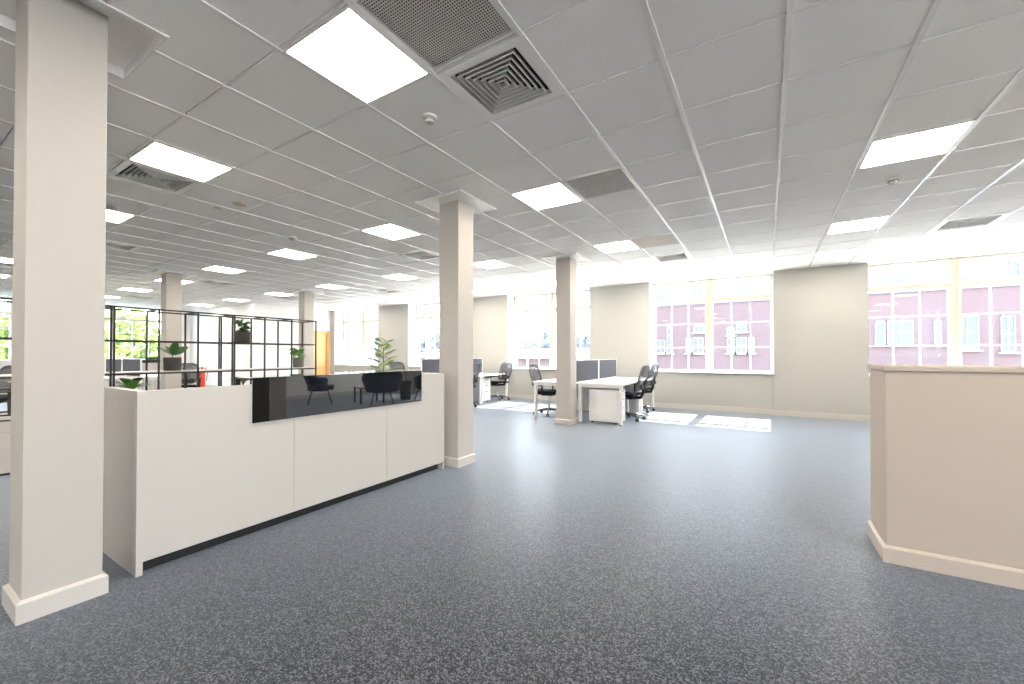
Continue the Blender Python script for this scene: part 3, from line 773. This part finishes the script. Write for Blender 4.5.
# planter cabinet seen through the grid
o = empty('planter_cabinet', (-16.0, 4.92, 0)); tag(o, 'white tall cabinet topped with greenery, seen through the grid below the tree window', 'cabinet')
MB().box(-.22,.22,-.17,.17,.03,.97).build('cabinet_body', M['white'], o, bevel=.003)
MB().box(-.2,.2,-.15,.15,0,.03).build('cabinet_plinth', M['kick'], o)
MB().box(.221,.236,-.168,-.002,.04,.96).build('cabinet_door', M['white'], o); MB().box(.221,.236,.002,.168,.04,.96).build('cabinet_door', M['white'], o)
MB().box(-.24,.24,-.29,.29,.97,1.05).build('planter_box', M['potgrey'], o, bevel=.003)
f = MB(); rd = random.Random(21)
for k in range(110):
    a = rd.uniform(0,2*PI); leaf(f, (rd.uniform(-.15,.15), rd.uniform(-.14,.18), 1.04+rd.random()*.05), (math.cos(a),math.sin(a),rd.uniform(.5,1.8)), .16, .05, .4, 4)
f.build('greenery', M['leafb'], o, smooth=True)

# fire extinguisher stand
o = empty('fire_extinguisher', (-13.0, 5.06, 0)); tag(o, 'red fire extinguisher standing beyond the grid beside an office chair', 'fire extinguisher')
MB().lathe([(.16,0),(.16,.02),(.13,.03),(.03,.035)], 20).build('stand_base', M['red'], o, smooth=True)
MB().lathe([(.075,.03),(.078,.05),(.078,.72),(.065,.78),(.03,.81),(.02,.83)], 20).build('cylinder_body', M['red'], o, smooth=True)
MB().box(-.02,.02,-.03,.10,.83,.845).box(-.015,.015,-.03,.12,.865,.88).box(-.02,.02,-.03,.02,.83,.88).build('valve_handle', M['red'], o, bevel=.003)
MB().tube([(0,.03,.84),(.02,.10,.82),(.02,.12,.7),(.01,.10,.5)], .009, 6).build('hose', M['black'], o, smooth=True)

# ------------------------------------------------------------------ lounge behind the half wall
def lounge_chair(x, y, rz, lab, hi=1.0, w_=.36):
    """front towards local +y"""
    o = empty('lounge_chair', (x, y, 0), rz); tag(o, lab, 'armchair', 'dark lounge armchairs')
    def shell(u, v):
        a = (u-.5)*1.30*PI; t = v
        c = math.cos(a)
        topz = .62 + (hi-.62)*max(0, c)**1.2
        z = .33 + (topz-.33)*t
        r = w_*(.80+.24*t)
        return (r*math.sin(a)*1.02, -r*c*.92-.10*t*max(0,c)+.05, z)
    MB().grid(shell, 28, 10, .045).build('back_shell', M['navy'], o, smooth=True)
    def seatf(u, v):
        a = (u-.5)*2; b2 = (v-.5)*2
        k = .30*(1-.12*abs(b2)); return (a*k, b2*.30*(1-.08*a*a)+.05, .41+.02*(1-a*a)*(1-b2*b2))
    MB().grid(seatf, 10, 10, .11).build('seat_cushion', M['navy'], o, smooth=True, bevel=.02)
    MB().lathe([(.20,.325),(.27,.345),(.26,.36)], 24).build('seat_base', M['black'], o, smooth=True)
    for sx in (-1,1):
        for sy in (-1,1):
            MB().tube([(sx*.17,sy*.17+.03,.345),(sx*.27,sy*.27+.03,0)], [.016,.010], 8).build('leg', M['black'], o, smooth=True)
    return o
lounge_chair(3.6, 6.15, math.atan2(.84,-.54)-PI/2, 'low dark armchair mirrored side on in the black counter glass', .82, .33)
lounge_chair(2.05, 6.80, math.atan2(.65,.76)-PI/2, 'high backed dark armchair mirrored from behind in the black counter glass', 1.05, .43)
lounge_chair(1.72, 8.05, -1.2, 'dark armchair just peeping out left of the beige half wall', .84, .34)
o = empty('coffee_table', (2.75, 6.98, 0), .4); tag(o, 'low dark legged coffee table between the mirrored armchairs', 'coffee table')
MB().box(-.32,.32,-.32,.32,.40,.42).build('table_top', M['desk'], o, bevel=.004)
MB().box(-.30,.30,-.30,.30,.375,.40).build('table_frame', M['black'], o)
for sx in (-1,1):
    for sy in (-1,1): MB().box(sx*.28-.02,sx*.28+.02,sy*.28-.02,sy*.28+.02,0,.40).build('leg', M['black'], o)

# ------------------------------------------------------------------ outdoors
g = MB().add([(-140,10.4,-7),(90,10.4,-7),(90,160,-7),(-140,160,-7)], [(0,1,2,3)]).add([(-140,-60,-7),(-19.6,-60,-7),(-19.6,10.4,-7),(-140,10.4,-7)], [(0,1,2,3)])
g.add([(5.5,-60,-7),(90,-60,-7),(90,10.4,-7),(5.5,10.4,-7)], [(0,1,2,3)])
o = g.build('street', M['concrete']); struct(o); tag(o, 'grey street paving far below the windows', 'street')
SF = 1.75; YF = 26*SF
def up(x, z): return x*SF, 1.216+(z-1.216)*SF
o = empty('brick_building', (0, YF, -7)); tag(o, 'red brick building with white framed windows across the street', 'building')
def fx(x, z): a, b2 = up(x, z); return a, b2+7
def bb(mb, x0, x1, y0, y1, z0, z1): 
    a0_, b0_ = fx(x0, z0); a1_, b1_ = fx(x1, z1); return mb.box(a0_, a1_, y0, y1, b0_, b1_)
m = MB(); m.box(-13, 34, 0, 14, 0, fx(0,4.2)[1]); m.build('brick_wall', M['brick'], o)
m = MB(); m.box(-12.6, 34, .5, 14, fx(0,4.2)[1], fx(0,7.5)[1]); m.build('upper_storey', M['pale'], o)
m = MB(); m.box(-13.1, 34, -.12, .4, fx(0,4.13)[1], fx(0,4.24)[1]); m.build('stone_cornice', M['pale'], o)
def fwin(x0, x1, z0, z1, nx=1, nz=1, dy=0):
    a0_, b0_ = fx(x0, z0); a1_, b1_ = fx(x1, z1)
    m = MB(); t = .07; y0_ = dy-.10; y1_ = dy+.02
    m.box(a0_,a0_+t,y0_,y1_,b0_,b1_).box(a1_-t,a1_,y0_,y1_,b0_,b1_).box(a0_,a1_,y0_,y1_,b0_,b0_+t).box(a0_,a1_,y0_,y1_,b1_-t,b1_)
    for k in range(1,nx): c = a0_+(a1_-a0_)*k/nx; m.box(c-t/2,c+t/2,y0_,y1_,b0_,b1_)
    for k in range(1,nz): c = b0_+(b1_-b0_)*k/nz; m.box(a0_,a1_,y0_,y1_,c-t/2,c+t/2)
    w2 = m.build('window', M['farwhite'], o)
    MB().box(a0_+t, a1_-t, dy-.05, dy+.01, b0_+t, b1_-t).build('pane', M['farglass'], w2)
    MB().box(a0_-.15, a1_+.15, dy-.22, dy+.0, b0_-.14, b0_).build('sill', M['farwhite'], w2)
for q in ((-1.89,-1.50,1.3,2.17,1,2),(-1.44,-.92,1.3,2.17,2,2),(-.86,-.55,1.3,2.17,1,2),(-1.44,-.92,2.47,3.06,2,2),(-1.89,-1.50,2.3,2.75,1,1),
          (-4.04,-3.72,1.3,2.2,1,2),(-3.66,-3.1,1.3,2.2,2,2),(-3.6,-3.05,2.5,2.95,2,1),(-5.75,-5.2,1.3,2.1,2,2),(-5.1,-4.85,1.3,2.9,1,3),(-4.85,-4.75,1.3,2.1,1,1),
          (4.43,4.80,1.67,2.82,1,2),(4.87,5.78,1.67,2.82,2,2),(6.47,6.72,1.65,2.78,1,2),(7.15,7.88,1.42,2.94,2,2),(8.53,8.95,1.32,2.89,2,2),(2.2,2.9,1.5,2.8,2,2),(10.4,11.2,1.4,2.9,2,2)): fwin(*q)
for q in ((-5.8,-5.09,4.55,5.17,2,2),(-3.75,-3.1,4.53,5.12,2,2),(-1.58,-.85,4.68,5.25,2,2),(4.93,5.53,4.57,5.17,2,2),(7.23,7.61,4.49,5.12,1,2),(8.88,9.5,4.55,5.2,2,2),(1.6,2.3,4.6,5.2,2,2)): fwin(*q, dy=.5)

o = empty('low_building', (-17, 24, -7)); tag(o, 'low brick building with a grey roof and white parapet below the distant trees', 'building')
MB().box(-9.5, 9.3, 0, 8, 0, 7.95).build('brick_wall', M['brick'], o)
MB().add([(-9.7,-.3,7.95),(9.5,-.3,7.95),(9.5,4,8.42),(-9.7,4,8.42),(-9.7,8.3,7.95),(9.5,8.3,7.95)], [(0,1,2,3),(3,2,5,4),(0,3,4),(1,5,2)]).build('roof', M['roof'], o)
MB().box(-9.7,9.5,4,4.3,8.42,8.56).build('parapet', M['farwhite'], o)
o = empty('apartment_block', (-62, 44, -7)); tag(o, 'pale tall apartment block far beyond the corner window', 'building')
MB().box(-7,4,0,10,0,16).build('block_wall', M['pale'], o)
MB().box(-3.5,-1.2,-.25,0,0,14).build('brick_strip', M['brick'], o)
MB().box(.4,2.6,-.3,0,0,15).build('slate_strip', M['roof'], o)
for z in (8,10.2,12.4):
    wq = MB().box(-.9,.2,-.1,.02,z,z+1.4).build('window', M['farglass'], o)
def crown(mb, c, R, H, n, ls, rd, cone=False):
    for k in range(n):
        a = rd.uniform(0,2*PI); v = rd.random()
        if cone: r = R*(1-v)**.8*(.65+.35*rd.random())*(1+.25*math.sin(v*40)); z = v*H
        else:
            ph = math.acos(1-2*v); rr = .6+.4*rd.random()**.5; r = R*math.sin(ph)*rr*(1+.18*math.sin(5*a+3*ph)); z = H/2*(1-math.cos(ph)*rr*(1+.15*math.sin(4*a)))
        p = Vector((c[0]+r*math.cos(a), c[1]+r*math.sin(a), c[2]+z))
        n1 = Vector((rd.gauss(0,1),rd.gauss(0,1),rd.gauss(0,1))).normalized(); n2 = n1.orthogonal().normalized(); n3 = n1.cross(n2); s = ls*rd.uniform(.6,1.3)
        mb.add([p-n2*s, p-n3*s*.55, p+n2*s, p+n3*s*.55], [(0,1,2,3)])
def tree(x, y, z0, R, H, trunk, lab, mt, n, ls, cone, seed, group):
    o = empty('tree', (x, y, z0)); tag(o, lab, 'tree', group); rd = random.Random(seed)
    MB().tube([(0,0,0),(.1,0,trunk*.6),(0,.1,trunk+H*.5)], [R*.09,R*.07,R*.02], 8).build('trunk', M['bark'], o, smooth=True)
    m = MB(); crown(m, (0,0,trunk), R, H, n, ls, rd, cone)
    m.build('foliage', mt, o)
zt = -7
conf = [(-36.6,60,2.5,11.2),(-37.2,67,2.4,10.4),(-30.6,60,2.6,11.8),(-30.0,68.5,2.4,12.2),(-24.0,61,2.4,11.0),(-55.0,60,3.0,12.8),(-49.0,62,2.7,11.6),(-63.0,68,2.8,11.4),(-72,58,2.8,12.2),(-66,62,2.6,10.6)]
cn = ['bluish distant tree left of the dip in the treeline behind the middle column window','bluish distant tree at the dip of the treeline','bluish distant tree right of the dip in the treeline',
      'bluish distant tree beside the middle column','bluish distant tree showing in the sliver of window right of the middle column','tall bluish tree in the window left of the reception column',
      'bluish tree hidden behind the reception column','lower bluish tree at the left side of the window left of the reception column','bluish tree in the right half of the corner window','bluish tree low in the right half of the corner window']
for k, ((x, y, R, H), l) in enumerate(zip(conf, cn)): tree(x, y, zt, R, H-2, 2, l, M['treehaze'], 3200, .45, k % 2 == 0, 40+k, 'bluish trees beyond the far windows')
bt = [(-27,4.9,2.5,9.3),(-33,8.9,2.6,9.4),(-33,2.2,2.5,8.0),(-27.5,-1.8,2.5,7.6),(-27.2,11.2,2.5,9.4)]
bn = ['sunlit yellow green tree filling the window behind the left of the grid','sunlit tree at the right side of the window behind the grid','sunlit tree glimpsed in the far left window beside the nearest column',
      'sunlit tree hidden behind the nearest column','sunlit tree behind the others at the right of the window seen through the grid']
for k, ((x, y, R, H), l) in enumerate(zip(bt, bn)): tree(x, y, zt, R, H-1.2, 2.6, l, M['treegreen'], 3600, .24, False, 60+k, 'sunlit trees outside the far left wall')
o = empty('pale_house', (-44, 4, -7)); tag(o, 'pale house glimpsed between the sunlit trees outside the far left windows', 'building')
MB().box(-6,0,-12,12,0,7.6).build('house_wall', M['pale'], o)
MB().add([(.4,-12.4,7.6),(.4,12.4,7.6),(-3,12.4,9.3),(-3,-12.4,9.3),(-6.4,12.4,7.6),(-6.4,-12.4,7.6)], [(0,1,2,3),(3,2,4,5),(0,3,5),(1,4,2)]).build('house_roof', M['roof'], o)
for k in range(6): MB().box(-.02,.06,-10+3.6*k,-8.4+3.6*k,4.8,6.6).build('window', M['farglass'], o)

# ------------------------------------------------------------------ light
wd = bpy.data.worlds.new('sky'); sc.world = wd; wd.use_nodes = True; nt = wd.node_tree
bg = nt.nodes['Background']; tc = nt.nodes.new('ShaderNodeTexCoord'); sx = nt.nodes.new('ShaderNodeSeparateXYZ'); cr = nt.nodes.new('ShaderNodeValToRGB')
cr.color_ramp.elements[0].position = 0; cr.color_ramp.elements[0].color = (.93,.96,1,1); cr.color_ramp.elements[1].position = .8; cr.color_ramp.elements[1].color = (.62,.78,1,1)
nt.links.new(tc.outputs['Generated'], sx.inputs[0]); nt.links.new(sx.outputs[2], cr.inputs[0]); nt.links.new(cr.outputs[0], bg.inputs[0])
bg.inputs[1].default_value = 7.2
s = bpy.data.lights.new('sun', 'SUN'); s.energy = 30; s.angle = math.radians(.25); s.color = (1,.95,.86)
so = bpy.data.objects.new('sun', s); COL.objects.link(so); so.location = (0, 40, 42)
so.rotation_euler = Vector((-.01, -1, -1.08)).to_track_quat('-Z', 'Y').to_euler()

# ------------------------------------------------------------------ camera
cam = bpy.data.cameras.new('camera'); co = bpy.data.objects.new('camera', cam); COL.objects.link(co)
co.location = (0, 0, 1.216)
cam.sensor_fit = 'HORIZONTAL'; cam.sensor_width = 36; cam.lens = 411.458*36/1024
cam.shift_y = (350.29-342)/1024; cam.clip_start = .02; cam.clip_end = 500
co.rotation_euler = (PI/2+.010366, 0, .55407)
sc.camera = co
vs = sc.view_settings; vs.view_transform = 'Standard'; vs.look = 'None'; vs.gamma = 1; vs.exposure = 1.12; vs.use_curve_mapping = False
sc.cycles.max_bounces = 10; sc.cycles.diffuse_bounces = 6; sc.cycles.glossy_bounces = 4; sc.cycles.transparent_max_bounces = 16
sc.cycles.use_denoising = True; sc.cycles.sample_clamp_indirect = 20; sc.cycles.use_light_tree = True
